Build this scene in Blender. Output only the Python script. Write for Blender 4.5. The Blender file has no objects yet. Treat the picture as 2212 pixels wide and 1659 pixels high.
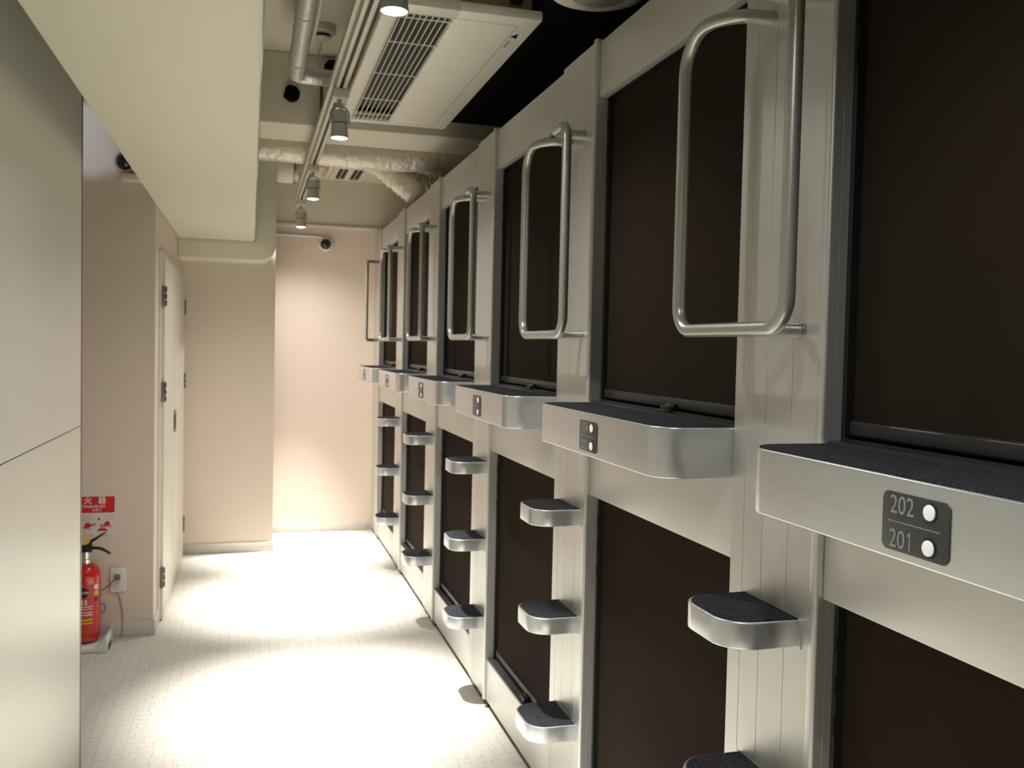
import bpy, bmesh, math, random
from mathutils import Vector, Matrix

random.seed(7)
S = bpy.context.scene
COL = S.collection

# ------------------------------------------------------------------ camera
YAW, PITCH, ROLL = 0.27886, -0.038415, -0.0217813
CAM = Vector((-0.90555, 0.0, 1.42))
fwd = Vector((math.sin(YAW)*math.cos(PITCH), math.cos(YAW)*math.cos(PITCH), math.sin(PITCH)))
right = Vector((math.cos(YAW), -math.sin(YAW), 0))
down = fwd.cross(right)
r2 = math.cos(ROLL)*right + math.sin(ROLL)*down
d2 = -math.sin(ROLL)*right + math.cos(ROLL)*down
cd = bpy.data.cameras.new('camera')
cam = bpy.data.objects.new('camera', cd)
COL.objects.link(cam)
M3 = Matrix((r2, -d2, -fwd)).transposed()
cam.matrix_world = Matrix.Translation(CAM) @ M3.to_4x4()
cd.sensor_width = 36.0
cd.lens = 36.0*1978.24/2212.0
cd.clip_start = 0.02
cd.dof.use_dof = True
cd.dof.focus_distance = 1.45
cd.dof.aperture_fstop = 11.0
S.camera = cam

# ------------------------------------------------------------------ world, exposure
S.view_settings.view_transform = 'Standard'
S.view_settings.look = 'None'
S.view_settings.gamma = 1.0
S.view_settings.use_curve_mapping = False
S.view_settings.exposure = -0.15
w = bpy.data.worlds.new('world'); S.world = w
w.use_nodes = True
w.node_tree.nodes['Background'].inputs[0].default_value = (1.0, 0.93, 0.8, 1)
w.node_tree.nodes['Background'].inputs[1].default_value = 0.02

BEAM_POWER = 760.0
SPILL_POWER = 58.0
BEAM_ANGLE = 46
SPOT_COLOR = (1.0, 0.995, 0.975)

# ------------------------------------------------------------------ grid of the place
P = 1.07946          # pitch of the capsule bays
Y1 = 1.29522         # near edge of the first post
CW = 0.298           # width of a post
def yr(k): return Y1 + (k-1)*P       # near edge of post k
XL = -1.431          # left panel wall
XD = -1.345          # door wall
Z_TOP = 2.27
Z_SHELF = 1.276

# ------------------------------------------------------------------ materials
def mat(name, col, rough=0.5, metal=0.0, spec=0.5, coat=0.0):
    m = bpy.data.materials.new(name); m.use_nodes = True
    b = m.node_tree.nodes['Principled BSDF']
    b.inputs['Base Color'].default_value = (*col, 1)
    b.inputs['Roughness'].default_value = rough
    b.inputs['Metallic'].default_value = metal
    b.inputs['Specular IOR Level'].default_value = spec
    b.inputs['Coat Weight'].default_value = coat
    return m

def nd(m, t, **kw):
    n = m.node_tree.nodes.new(t)
    for k, v in kw.items(): setattr(n, k, v)
    return n
def lk(m, a, b): m.node_tree.links.new(a, b)

def vary(m, scale=(20, 20, 20), amount=0.1, rough_amount=0.0, bump=0.0, detail=3.0, bdist=0.001):
    """procedural variation of colour / roughness / height with stretched noise"""
    nt = m.node_tree; b = nt.nodes['Principled BSDF']
    tc = nd(m, 'ShaderNodeTexCoord'); mp = nd(m, 'ShaderNodeMapping')
    mp.inputs['Scale'].default_value = scale
    lk(m, tc.outputs['Object'], mp.inputs['Vector'])
    no = nd(m, 'ShaderNodeTexNoise'); no.inputs['Scale'].default_value = 1.0
    no.inputs['Detail'].default_value = detail
    lk(m, mp.outputs['Vector'], no.inputs['Vector'])
    if amount:
        c = b.inputs['Base Color'].default_value[:]
        r = nd(m, 'ShaderNodeMix', data_type='RGBA')
        r.inputs[6].default_value = (c[0]*(1-amount), c[1]*(1-amount), c[2]*(1-amount), 1)
        r.inputs[7].default_value = (min(1, c[0]*(1+amount)), min(1, c[1]*(1+amount)), min(1, c[2]*(1+amount)), 1)
        lk(m, no.outputs['Fac'], r.inputs[0]); lk(m, r.outputs[2], b.inputs['Base Color'])
    if rough_amount:
        r0 = b.inputs['Roughness'].default_value
        mr = nd(m, 'ShaderNodeMapRange')
        mr.inputs['To Min'].default_value = r0-rough_amount; mr.inputs['To Max'].default_value = r0+rough_amount
        lk(m, no.outputs['Fac'], mr.inputs['Value']); lk(m, mr.outputs['Result'], b.inputs['Roughness'])
    if bump:
        bp = nd(m, 'ShaderNodeBump'); bp.inputs['Strength'].default_value = bump; bp.inputs['Distance'].default_value = bdist
        lk(m, no.outputs['Fac'], bp.inputs['Height']); lk(m, bp.outputs['Normal'], b.inputs['Normal'])
    return m

ALU = (0.64, 0.635, 0.61)
M_ALU_V = vary(mat('brushed_aluminium_upright', ALU, 0.42, 0.75), (3, 160, 0.6), 0.05, 0.05, 0.06)
M_ALU_H = vary(mat('brushed_aluminium_band', (0.66, 0.675, 0.69), 0.32, 0.85), (2, 2, 240), 0.05, 0.06, 0.06)
M_ALU_P = vary(mat('satin_aluminium_panel', (0.64, 0.63, 0.60), 0.45, 0.6), (3, 0.8, 120), 0.03, 0.04, 0.03)
M_RAIL = vary(mat('silver_rail_paint', (0.45, 0.455, 0.42), 0.33, 0.7), (90, 90, 90), 0.05, 0.04)
M_JAMB = vary(mat('grey_jamb_profile', (0.17, 0.17, 0.17), 0.35, 0.8), (40, 40, 3), 0.08, 0.05)
M_BLACK = mat('black_rubber', (0.008, 0.008, 0.008), 0.5)
M_BLKPL = vary(mat('black_plastic', (0.012, 0.012, 0.013), 0.28), (60, 60, 60), 0.2, 0.05)
M_BLIND = vary(mat('dark_brown_blind_fabric', (0.026, 0.0185, 0.0135), 0.9, 0, 0.04), (500, 500, 500), 0.35, 0, 0.15)
M_BLINDRAIL = mat('dark_grey_blind_rail', (0.035, 0.034, 0.034), 0.35, 0.3)
M_PLATE = vary(mat('dark_grey_number_plate', (0.045, 0.044, 0.042), 0.38), (80, 80, 80), 0.1)
M_DIGIT = mat('grey_digits', (0.24, 0.28, 0.275), 0.5)
M_BUTTON = mat('white_button', (0.80, 0.80, 0.80), 0.4)
M_BUTTON.node_tree.nodes['Principled BSDF'].inputs['Emission Color'].default_value = (0.95, 0.93, 1, 1)
M_BUTTON.node_tree.nodes['Principled BSDF'].inputs['Emission Strength'].default_value = 0.25
M_SHEET = vary(mat('beige_wall_panel', (0.61, 0.60, 0.53), 0.32, 0.1), (5, 3, 3), 0.02, 0.03)
M_SOFFIT = vary(mat('cream_soffit_paint', (0.72, 0.695, 0.56), 0.5), (6, 6, 6), 0.02, 0.03)
M_CEIL = vary(mat('cream_ceiling_paint', (0.76, 0.71, 0.585), 0.8), (4, 4, 4), 0.03)
M_PINK = vary(mat('pale_pink_wall_paper', (0.75, 0.635, 0.545), 0.75), (260, 260, 260), 0.025, 0, 0.12)
M_BASE = vary(mat('grey_vinyl_baseboard', (0.62, 0.58, 0.52), 0.5), (9, 9, 9), 0.03)
M_TRIM = mat('white_trim_paint', (0.78, 0.74, 0.68), 0.5)
M_DOOR = vary(mat('ivory_door_paint', (0.74, 0.68, 0.59), 0.42), (5, 5, 5), 0.02)
M_HINGE = mat('hinge_steel', (0.22, 0.21, 0.20), 0.35, 0.9)
M_BLKCEIL = vary(mat('black_painted_void', (0.006, 0.0055, 0.005), 0.9, 0, 0.1), (6, 6, 6), 0.3)
M_WHITE = vary(mat('white_appliance_plastic', (0.84, 0.81, 0.70), 0.4), (6, 6, 6), 0.015)
M_TRACK = mat('white_track_paint', (0.66, 0.63, 0.53), 0.4, 0.1)
M_LAMPGREY = mat('grey_lamp_housing', (0.50, 0.49, 0.44), 0.4, 0.1)
M_FOIL = vary(mat('silver_foil_wrap', (0.72, 0.71, 0.69), 0.36, 0.55), (38, 38, 9), 0.08, 0.1, 0.5, 6, 0.01)
M_DUCT = vary(mat('crinkled_duct_film', (0.78, 0.72, 0.62), 0.38, 0.35), (26, 14, 26), 0.08, 0.1, 0.6, 6, 0.02)
M_CASING = vary(mat('galvanised_casing', (0.32, 0.27, 0.21), 0.5, 0.4), (12, 12, 12), 0.08)
M_RED = vary(mat('red_enamel', (0.62, 0.016, 0.008), 0.2, 0, 0.5, 0.6), (9, 9, 9), 0.03)
M_REDLABEL = mat('red_print_label', (0.60, 0.05, 0.03), 0.4)
M_SIGNRED = mat('sign_red', (0.60, 0.012, 0.012), 0.5)
M_SIGNWHITE = mat('sign_white', (0.70, 0.70, 0.66), 0.5)
M_PRINTWHITE = mat('print_white', (0.80, 0.76, 0.72), 0.5)
M_PRINTPINK = mat('print_pale_red', (0.62, 0.32, 0.28), 0.5)
M_YELLOW = mat('yellow_plastic', (0.75, 0.50, 0.02), 0.4)
M_CHROME = mat('chromed_brass', (0.70, 0.68, 0.62), 0.15, 1.0)
M_TRAY = mat('white_tray_plastic', (0.72, 0.74, 0.74), 0.25)
M_PLUG = mat('grey_plug', (0.16, 0.16, 0.17), 0.5)
M_OUTLET = mat('white_outlet', (0.78, 0.74, 0.70), 0.35)
M_CABLE = mat('beige_cable', (0.50, 0.42, 0.32), 0.6)
M_DOME = mat('smoked_dome', (0.012, 0.012, 0.018), 0.08, 0, 0.6)
M_RUST = mat('rust_brown_steel', (0.10, 0.055, 0.035), 0.8)

def felt_mat():
    m = mat('charcoal_felt_carpet', (0.035, 0.037, 0.045), 0.95, 0, 0.2)
    b = m.node_tree.nodes['Principled BSDF']
    tc = nd(m, 'ShaderNodeTexCoord'); mp = nd(m, 'ShaderNodeMapping')
    mp.inputs['Scale'].default_value = (700, 260, 300); lk(m, tc.outputs['Object'], mp.inputs['Vector'])
    n = nd(m, 'ShaderNodeTexNoise'); n.inputs['Scale'].default_value = 1.0; n.inputs['Detail'].default_value = 4
    n.inputs['Distortion'].default_value = 1.5
    lk(m, mp.outputs['Vector'], n.inputs['Vector'])
    r = nd(m, 'ShaderNodeValToRGB')
    r.color_ramp.elements[0].position = 0.46; r.color_ramp.elements[0].color = (0.004, 0.0043, 0.006, 1)
    r.color_ramp.elements[1].position = 0.72; r.color_ramp.elements[1].color = (0.085, 0.088, 0.10, 1)
    lk(m, n.outputs['Fac'], r.inputs['Fac']); lk(m, r.outputs['Color'], b.inputs['Base Color'])
    bp = nd(m, 'ShaderNodeBump'); bp.inputs['Strength'].default_value = 0.5; bp.inputs['Distance'].default_value = 0.002
    lk(m, n.outputs['Fac'], bp.inputs['Height']); lk(m, bp.outputs['Normal'], b.inputs['Normal'])
    return m
M_FELT = felt_mat()

def carpet_mat():
    """looped beige carpet with an embossed pattern of short crossing lines"""
    m = mat('beige_embossed_carpet', (0.72, 0.67, 0.55), 0.95, 0, 0.1)
    b = m.node_tree.nodes['Principled BSDF']
    tc = nd(m, 'ShaderNodeTexCoord')
    ds = nd(m, 'ShaderNodeTexNoise'); ds.inputs['Scale'].default_value = 14; ds.inputs['Detail'].default_value = 2
    lk(m, tc.outputs['Object'], ds.inputs['Vector'])
    ad = nd(m, 'ShaderNodeVectorMath', operation='MULTIPLY_ADD')
    ad.inputs[1].default_value = (0.009, 0.009, 0); lk(m, ds.outputs['Color'], ad.inputs[0]); lk(m, tc.outputs['Object'], ad.inputs[2])
    facs = []
    for rot, bw, rh in ((0.0, 0.075, 0.042), (math.pi/2, 0.085, 0.046)):
        mp = nd(m, 'ShaderNodeMapping'); mp.inputs['Rotation'].default_value = (0, 0, rot)
        mp.inputs['Location'].default_value = (0.013, 0.02, 0)
        lk(m, ad.outputs[0], mp.inputs['Vector'])
        br = nd(m, 'ShaderNodeTexBrick'); br.offset = 0.5
        br.inputs['Scale'].default_value = 1.0
        br.inputs['Brick Width'].default_value = bw; br.inputs['Row Height'].default_value = rh
        br.inputs['Mortar Size'].default_value = 0.0021; br.inputs['Mortar Smooth'].default_value = 0.6
        lk(m, mp.outputs['Vector'], br.inputs['Vector']); facs.append(br.outputs['Fac'])
    # every line is broken up so that only short strokes remain
    br_n = nd(m, 'ShaderNodeTexNoise'); br_n.inputs['Scale'].default_value = 30; br_n.inputs['Detail'].default_value = 1
    lk(m, tc.outputs['Object'], br_n.inputs['Vector'])
    g1 = nd(m, 'ShaderNodeMapRange'); g1.inputs['From Min'].default_value = 0.46; g1.inputs['From Max'].default_value = 0.56
    g2 = nd(m, 'ShaderNodeMapRange'); g2.inputs['From Min'].default_value = 0.54; g2.inputs['From Max'].default_value = 0.44
    lk(m, br_n.outputs['Fac'], g1.inputs['Value']); lk(m, br_n.outputs['Fac'], g2.inputs['Value'])
    m1 = nd(m, 'ShaderNodeMath', operation='MULTIPLY'); lk(m, facs[0], m1.inputs[0]); lk(m, g1.outputs[0], m1.inputs[1])
    m2 = nd(m, 'ShaderNodeMath', operation='MULTIPLY'); lk(m, facs[1], m2.inputs[0]); lk(m, g2.outputs[0], m2.inputs[1])
    mx = nd(m, 'ShaderNodeMath', operation='MAXIMUM'); lk(m, m1.outputs[0], mx.inputs[0]); lk(m, m2.outputs[0], mx.inputs[1])
    fine = nd(m, 'ShaderNodeTexNoise'); fine.inputs['Scale'].default_value = 330; fine.inputs['Detail'].default_value = 2
    lk(m, tc.outputs['Object'], fine.inputs['Vector'])
    c1 = nd(m, 'ShaderNodeMix', data_type='RGBA')
    c1.inputs[6].default_value = (0.50, 0.472, 0.405, 1); c1.inputs[7].default_value = (0.64, 0.61, 0.535, 1)
    lk(m, fine.outputs['Fac'], c1.inputs[0])
    c2 = nd(m, 'ShaderNodeMix', data_type='RGBA'); c2.inputs[7].default_value = (0.40, 0.36, 0.275, 1)
    sc = nd(m, 'ShaderNodeMath', operation='MULTIPLY'); sc.inputs[1].default_value = 0.38; lk(m, mx.outputs[0], sc.inputs[0])
    lk(m, sc.outputs[0], c2.inputs[0]); lk(m, c1.outputs[2], c2.inputs[6]); lk(m, c2.outputs[2], b.inputs['Base Color'])
    h = nd(m, 'ShaderNodeMath', operation='MULTIPLY_ADD'); h.inputs[1].default_value = -1.0
    f2 = nd(m, 'ShaderNodeMath', operation='MULTIPLY'); f2.inputs[1].default_value = 0.35
    lk(m, fine.outputs['Fac'], f2.inputs[0]); lk(m, mx.outputs[0], h.inputs[0]); lk(m, f2.outputs[0], h.inputs[2])
    bp = nd(m, 'ShaderNodeBump'); bp.inputs['Strength'].default_value = 0.6; bp.inputs['Distance'].default_value = 0.004
    lk(m, h.outputs[0], bp.inputs['Height']); lk(m, bp.outputs['Normal'], b.inputs['Normal'])
    return m
M_CARPET = carpet_mat()

def lens_mat():
    m = bpy.data.materials.new('lit_lamp_lens'); m.use_nodes = True
    b = m.node_tree.nodes['Principled BSDF']
    b.inputs['Base Color'].default_value = (0.9, 0.95, 1, 1)
    b.inputs['Emission Color'].default_value = (0.86, 0.97, 1.0, 1)
    b.inputs['Emission Strength'].default_value = 14.0
    return m
M_LENS = lens_mat()

# ------------------------------------------------------------------ mesh helpers
def box_bm(bm, x0, x1, y0, y1, z0, z1, bevel=0.0, seg=2):
    v = [bm.verts.new((x, y, z)) for z in (z0, z1) for x, y in ((x0, y0), (x1, y0), (x1, y1), (x0, y1))]
    f = [(3, 2, 1, 0), (4, 5, 6, 7), (0, 1, 5, 4), (1, 2, 6, 5), (2, 3, 7, 6), (3, 0, 4, 7)]
    fs = [bm.faces.new([v[i] for i in q]) for q in f]
    if bevel:
        es = list({e for q in fs for e in q.edges})
        bmesh.ops.bevel(bm, geom=es, offset=bevel, segments=seg, profile=0.5, affect='EDGES')

def prism_bm(bm, pts, a0, a1, axis='z', bevel=0.0, seg=2):
    """extrude a closed 2-D outline along an axis; z: (x,y), x: (y,z), y: (x,z)"""
    def mk(p, a):
        return {'z': (p[0], p[1], a), 'x': (a, p[0], p[1]), 'y': (p[0], a, p[1])}[axis]
    lo = [bm.verts.new(mk(p, a0)) for p in pts]; hi = [bm.verts.new(mk(p, a1)) for p in pts]
    n = len(pts); caps = [bm.faces.new(lo[::-1]), bm.faces.new(hi)]
    for i in range(n):
        bm.faces.new((lo[i], lo[(i+1) % n], hi[(i+1) % n], hi[i]))
    bmesh.ops.recalc_face_normals(bm, faces=bm.faces)
    if bevel:
        es = list({e for c in caps for e in c.edges})
        bmesh.ops.bevel(bm, geom=es, offset=bevel, segments=seg, profile=0.5, affect='EDGES')

def tube_bm(bm, path, r, n=14, caps=True, wobble=None):
    path = [Vector(p) for p in path]
    rings = []; t_prev = None; up = None
    for i, p in enumerate(path):
        a = path[max(0, i-1)]; b = path[min(len(path)-1, i+1)]
        t = (b-a).normalized()
        if up is None:
            up = Vector((0, 0, 1)) if abs(t.z) < 0.9 else Vector((1, 0, 0))
            up = (up - t*up.dot(t)).normalized()
        else:
            up = (up - t*up.dot(t)).normalized()
        s = t.cross(up)
        rr = r(i/(len(path)-1)) if callable(r) else r
        ring = []
        for k in range(n):
            an = 2*math.pi*k/n
            q = rr*(1+(wobble(i, k) if wobble else 0))
            ring.append(bm.verts.new(p + (up*math.cos(an)+s*math.sin(an))*q))
        rings.append(ring)
    for a, b in zip(rings, rings[1:]):
        for k in range(n):
            bm.faces.new((a[k], a[(k+1) % n], b[(k+1) % n], b[k]))
    if caps:
        bm.faces.new(rings[0][::-1]); bm.faces.new(rings[-1])

def lathe_bm(bm, prof, n=32, mtx=None):
    """revolve (r,z) pairs about z"""
    rings = []
    for r, z in prof:
        if r < 1e-6:
            rings.append([bm.verts.new((0, 0, z))])
        else:
            rings.append([bm.verts.new((r*math.cos(2*math.pi*k/n), r*math.sin(2*math.pi*k/n), z)) for k in range(n)])
    for a, b in zip(rings, rings[1:]):
        for k in range(n):
            k2 = (k+1) % n
            if len(a) == 1 and len(b) > 1: bm.faces.new((a[0], b[k2], b[k]))
            elif len(b) == 1 and len(a) > 1: bm.faces.new((a[k], a[k2], b[0]))
            elif len(a) > 1: bm.faces.new((a[k], a[k2], b[k2], b[k]))
    vs = [v for q in rings for v in q]
    bmesh.ops.recalc_face_normals(bm, faces=list({f for v in vs for f in v.link_faces}))
    if mtx is not None: bmesh.ops.transform(bm, matrix=mtx, verts=vs)

def fillet(pts, rad, seg=8):
    pts = [Vector(p) for p in pts]; out = [pts[0]]
    for i in range(1, len(pts)-1):
        r = rad[i-1] if isinstance(rad, (list, tuple)) else rad
        a = (pts[i-1]-pts[i]); b = (pts[i+1]-pts[i])
        la, lb = a.length, b.length; a.normalize(); b.normalize()
        ang = a.angle(b)
        d = min(r/math.tan(ang/2), la*0.98, lb*0.98)
        p0 = pts[i]+a*d; p1 = pts[i]+b*d
        rr = d*math.tan(ang/2)
        bis = (a+b).normalized(); c = pts[i]+bis*(rr/math.sin(ang/2))
        u0 = (p0-c).normalized(); u1 = (p1-c).normalized(); th = u0.angle(u1)
        for k in range(seg+1):
            t = k/seg
            out.append(c + rr*(math.sin((1-t)*th)*u0+math.sin(t*th)*u1)/math.sin(th))
    out.append(pts[-1])
    return out

def smooth_path(pts, n=10):
    pts = [Vector(p) for p in pts]; ext = [2*pts[0]-pts[1]]+pts+[2*pts[-1]-pts[-2]]; out = []
    for i in range(1, len(ext)-2):
        p0, p1, p2, p3 = ext[i-1:i+3]
        for k in range(n):
            t = k/n
            out.append(0.5*((2*p1)+(-p0+p2)*t+(2*p0-5*p1+4*p2-p3)*t*t+(-p0+3*p1-3*p2+p3)*t**3))
    out.append(pts[-1]); return out

def rrect(x0, x1, y0, y1, r, seg=8, corners=(1, 1, 1, 1)):
    """closed outline, counter-clockwise from the low-left corner"""
    out = []
    for (cx, cy, a0), on in zip(((x0+r, y0+r, math.pi), (x1-r, y0+r, -math.pi/2), (x1-r, y1-r, 0), (x0+r, y1-r, math.pi/2)), corners):
        if not on:
            out.append((x0 if cx < (x0+x1)/2 else x1, y0 if cy < (y0+y1)/2 else y1)); continue
        for k in range(seg+1):
            a = a0+math.pi/2*k/seg
            out.append((cx+r*math.cos(a), cy+r*math.sin(a)))
    return out

def add(name, bm, m, parent=None, smooth=False, label=None, angle=40):
    me = bpy.data.meshes.new(name)
    bmesh.ops.recalc_face_normals(bm, faces=bm.faces)
    bm.to_mesh(me); bm.free()
    me.materials.append(m)
    o = bpy.data.objects.new(name, me); COL.objects.link(o)
    if smooth:
        for p in me.polygons: p.use_smooth = True
        me.set_sharp_from_angle(angle=math.radians(angle))
    if parent is not None: o.parent = parent
    if label: o['label'] = label
    return o

def make(name, m, fn, parent=None, smooth=False, label=None, angle=40):
    bm = bmesh.new(); fn(bm)
    return add(name, bm, m, parent, smooth, label, angle)

def bx(name, m, b, parent=None, bevel=0.0, smooth=None, label=None):
    return make(name, m, lambda bm: box_bm(bm, *b, bevel=bevel), parent, bool(bevel) if smooth is None else smooth, label)

def tag(o, label, cat, group=None, kind=None):
    o['label'] = label
    if cat: o['category'] = cat
    if group: o['group'] = group
    if kind: o['kind'] = kind
    return o

def struct(o, label=None):
    o['kind'] = 'structure'
    if label: o['label'] = label
    return o

def thing(name, label, cat, loc=(0, 0, 0), group=None, rz=0.0):
    o = bpy.data.objects.new(name, None); COL.objects.link(o)
    o.empty_display_size = 0.05
    o.location = loc; o.rotation_euler = (0, 0, rz)
    return tag(o, label, cat, group)

def dup(root, loc):
    """copy a thing with its parts and sub-parts"""
    r = root.copy(); COL.objects.link(r); r.location = loc
    for ch in list(root.children):
        c = ch.copy(); COL.objects.link(c); c.parent = r
        for g in list(ch.children):
            d = g.copy(); COL.objects.link(d); d.parent = c
    return r

TXT_CACHE = {}
def text_bm(bm, s, size, origin, ux, uy, depth=0.0004, xs=1.0, align='LEFT', bend=None, weight=0.0):
    """lettering as a thin solid; ux/uy are the reading and up directions"""
    cu = bpy.data.curves.new('t', 'FONT'); cu.body = s; cu.size = size; cu.align_x = align
    cu.extrude = depth; cu.offset = weight; cu.resolution_u = 3
    ob = bpy.data.objects.new('t', cu); COL.objects.link(ob)
    dg = bpy.context.evaluated_depsgraph_get(); dg.update()
    me = bpy.data.meshes.new_from_object(ob.evaluated_get(dg))
    ux = Vector(ux); uy = Vector(uy); n = ux.cross(uy); o = Vector(origin or (0, 0, 0))
    for v in me.vertices:
        x, y, z = v.co.x*xs, v.co.y, v.co.z
        v.co = bend(x, y, z) if bend else o + ux*x + uy*y + n*z
    bm.from_mesh(me)
    bpy.data.objects.remove(ob); bpy.data.curves.remove(cu); bpy.data.meshes.remove(me)

# ================================================================== SETTING
struct(bx('floor', M_CARPET, (-2.5, 2.3, -2.6, 7.15, -0.05, 0.0)), 'beige carpet floor with an embossed pattern')
struct(bx('wall_left', M_SHEET, (-2.5, XL, -2.6, 3.228, 0.0, 2.9)), 'smooth beige wall at left with one horizontal seam')
# seam and corner profile of the left wall
struct(bx('trim_1', M_BLACK, (XL-0.001, XL+0.0006, -2.6, 3.228, 1.1394, 1.1416)), 'thin dark seam across the left wall')
def corner_prof(bm):
    box_bm(bm, XL-0.030, XL+0.0016, 3.228, 3.2345, 0.0, 2.9)
    box_bm(bm, XL-0.030, XL-0.002, 3.2345, 3.262, 0.0, 2.9)
struct(make('trim_2', M_JAMB, corner_prof), 'grey metal edge strip on the end of the left wall')
struct(bx('wall_recess', M_PINK, (-2.5, XD, 4.685, 4.785, 0.0, 2.9)), 'pink wall behind the fire extinguisher')
struct(bx('wall_door', M_PINK, (-1.6, XD, 4.785, 6.434, 0.0, 2.9)), 'pink wall with the ivory cupboard door')
struct(bx('wall_middle', M_PINK, (-1.6, -0.747, 6.434, 7.15, 0.0, 2.9)), 'shaded pink wall left of the bright end niche')
struct(bx('wall_back', M_PINK, (-0.747, 2.3, 7.05, 7.15, 0.0, 2.31)), 'brightly lit pink end wall')
struct(bx('wall_upper', M_CEIL, (-0.747, 2.3, 7.05, 7.15, 2.31, 2.9)), 'cream upper band of the end wall')
struct(bx('trim_3', M_TRIM, (-0.747, 0.35, 7.026, 7.0495, 2.292, 2.316), bevel=0.003), 'white picture rail on the end wall')
struct(bx('wall_far_left', M_PINK, (-2.6, -2.5, -2.6, 7.15, 0.0, 2.9)))
struct(bx('wall_behind', M_CEIL, (-2.5, 2.3, -2.7, -2.6, 0.0, 2.9)))
struct(bx('wall_right', M_BLKCEIL, (2.3, 2.4, -2.6, 7.15, 0.0, 2.9)))
struct(bx('ceiling', M_CEIL, (-2.6, 2.4, -2.7, 4.85, 2.9, 2.98)), 'high cream ceiling with the smoke detector')
struct(bx('ceiling_rear', M_CEIL, (-2.6, 2.4, 5.25, 7.15, 2.66, 2.9)), 'lower cream ceiling at the far end')
struct(bx('ceiling_beam', M_CEIL, (-2.5, 2.3, 4.85, 5.25, 2.54, 2.9), bevel=0.006), 'cream beam crossing the ceiling')
struct(bx('ceiling_void', M_BLKCEIL, (0.06, 2.3, -2.6, 4.849, 2.622, 2.899)), 'black painted ceiling over the capsules')
struct(bx('ceiling_joist', M_BLKPL, (0.10, 2.3, 3.02, 3.14, 2.585, 2.622)), 'dark joist across the black ceiling')
# baseboards
for nm, b in (('baseboard_back', (-0.747, -0.02, 7.041, 7.05, 0, 0.062)),
              ('baseboard_middle', (XD, -0.739, 6.426, 6.434, 0, 0.068)),
              ('baseboard_recess', (-2.5, XD+0.001, 4.677, 4.685, 0, 0.075)),
              ('baseboard_door', (XD, XD+0.009, 4.677, 4.86, 0, 0.075)),
              ('baseboard_niche', (-0.747, -0.739, 6.434, 7.041, 0, 0.066))):
    struct(bx(nm, M_BASE, b, bevel=0.002))

# soffit (boxed duct) over the left of the corridor, and the rounded bulkhead it ends on
struct(bx('ceiling_soffit', M_SOFFIT, (XD, -0.885, -2.6, 6.055, 2.062, 2.9), bevel=0.014), 'large cream boxed soffit at upper left')
struct(bx('trim_4', M_BLACK, (XD+0.01, -0.886, 6.054, 6.066, 2.064, 2.8)))
def bulkhead(bm):
    prism_bm(bm, rrect(XD, -0.753, 1.947, 2.66, 0.105, 12, (0, 1, 0, 0)), 6.066, 6.434, 'y', 0.004)
struct(make('wall_bulkhead', M_SOFFIT, bulkhead, smooth=True), 'cream bulkhead with a rounded lower corner')

# door in the left wall
door = struct(bx('door_1', M_TRIM, (XD, XD+0.012, 4.868, 6.365, 0.0, 1.875), bevel=0.002), 'ivory double cupboard door')
for a, b_ in ((4.90, 5.6155), (5.6195, 6.335)):
    bx('door_leaf', M_DOOR, (XD+0.010, XD+0.026, a, b_, 0.012, 1.835), door, bevel=0.002)
for yy in (4.900, 6.335):
    for zz in (1.645, 1.165, 0.225):
        def hg(bm, yy=yy, zz=zz):
            box_bm(bm, XD+0.012, XD+0.029, yy-0.028, yy+0.028, zz-0.05, zz+0.05, bevel=0.001)
            for q in range(3):
                box_bm(bm, XD+0.029, XD+0.036, yy-0.007, yy+0.007, zz-0.048+q*0.034, zz-0.048+q*0.034+0.028, bevel=0.002)
        make('hinge', M_HINGE, hg, door, True)
def pull(bm):
    prism_bm(bm, rrect(5.50, 5.59, 0.905, 1.030, 0.03, 6), XD+0.026, XD+0.033, 'x', 0.002)
hd = make('door_handle', M_HINGE, pull, door, True, 'dark recessed pull')
make('handle_cup', M_BLACK, lambda bm: prism_bm(bm, rrect(5.515, 5.575, 0.92, 1.015, 0.022, 6), XD+0.0331, XD+0.0336, 'x'), hd)

# ================================================================== CAPSULE WALL
ORD = {1: 'nearest', 2: 'second', 3: 'third', 4: 'fourth', 5: 'fifth', 6: 'sixth and farthest'}

# ---- posts: ribbed aluminium uprights with a rounded lip on the near edge
def post_bm(bm):
    x = 0.002
    pts = [(0.030, 0.0), (0.0155, 0.0), (0.0155, 0.0012), (0.0142, 0.0012), (0.0142, 0.0), (0.000, 0.0)]
    for k in range(7):
        a = math.pi/2*k/6
        pts.append((-0.001-0.006*math.sin(a), 0.006-0.006*math.cos(a)))
    for k in range(1, 7):
        a = math.pi/2*k/6
        pts.append((-0.001-0.006*math.cos(a), 0.016+0.006*math.sin(a)))
    pts += [(x, 0.0235)]
    for g in (0.102, 0.184, 0.250):
        pts += [(x, g-0.0009), (x+0.0028, g), (x, g+0.0009)]
    pts += [(x, CW-0.003), (x+0.003, CW), (0.030, CW)]
    prism_bm(bm, pts, 0.0, Z_TOP-0.032, 'z')
post0 = None
def post(k, label):
    global post0
    t = thing('capsule_post', label, 'post', (0, yr(k), 0.032), 'aluminium posts between the capsules') if post0 is None else None
    if post0 is None:
        make('upright', M_ALU_V, post_bm, t, True, angle=25)
        bx('back_channel', M_BLACK, (0.0305, 0.058, 0.002, CW-0.002, 0.0, Z_TOP-0.034), t)
        bx('foot_block', M_BLKPL, (0.012, 0.05, 0.004, CW-0.004, -0.032, -0.0002), t)
        post0 = t
    else:
        t = dup(post0, (0, yr(k), 0.032)); t['label'] = label
    return t
post(0, 'aluminium post at the near end of the capsule row, beside the camera')
post(1, 'ribbed aluminium post between the 202/201 shelf and the 204/203 shelf')
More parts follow.
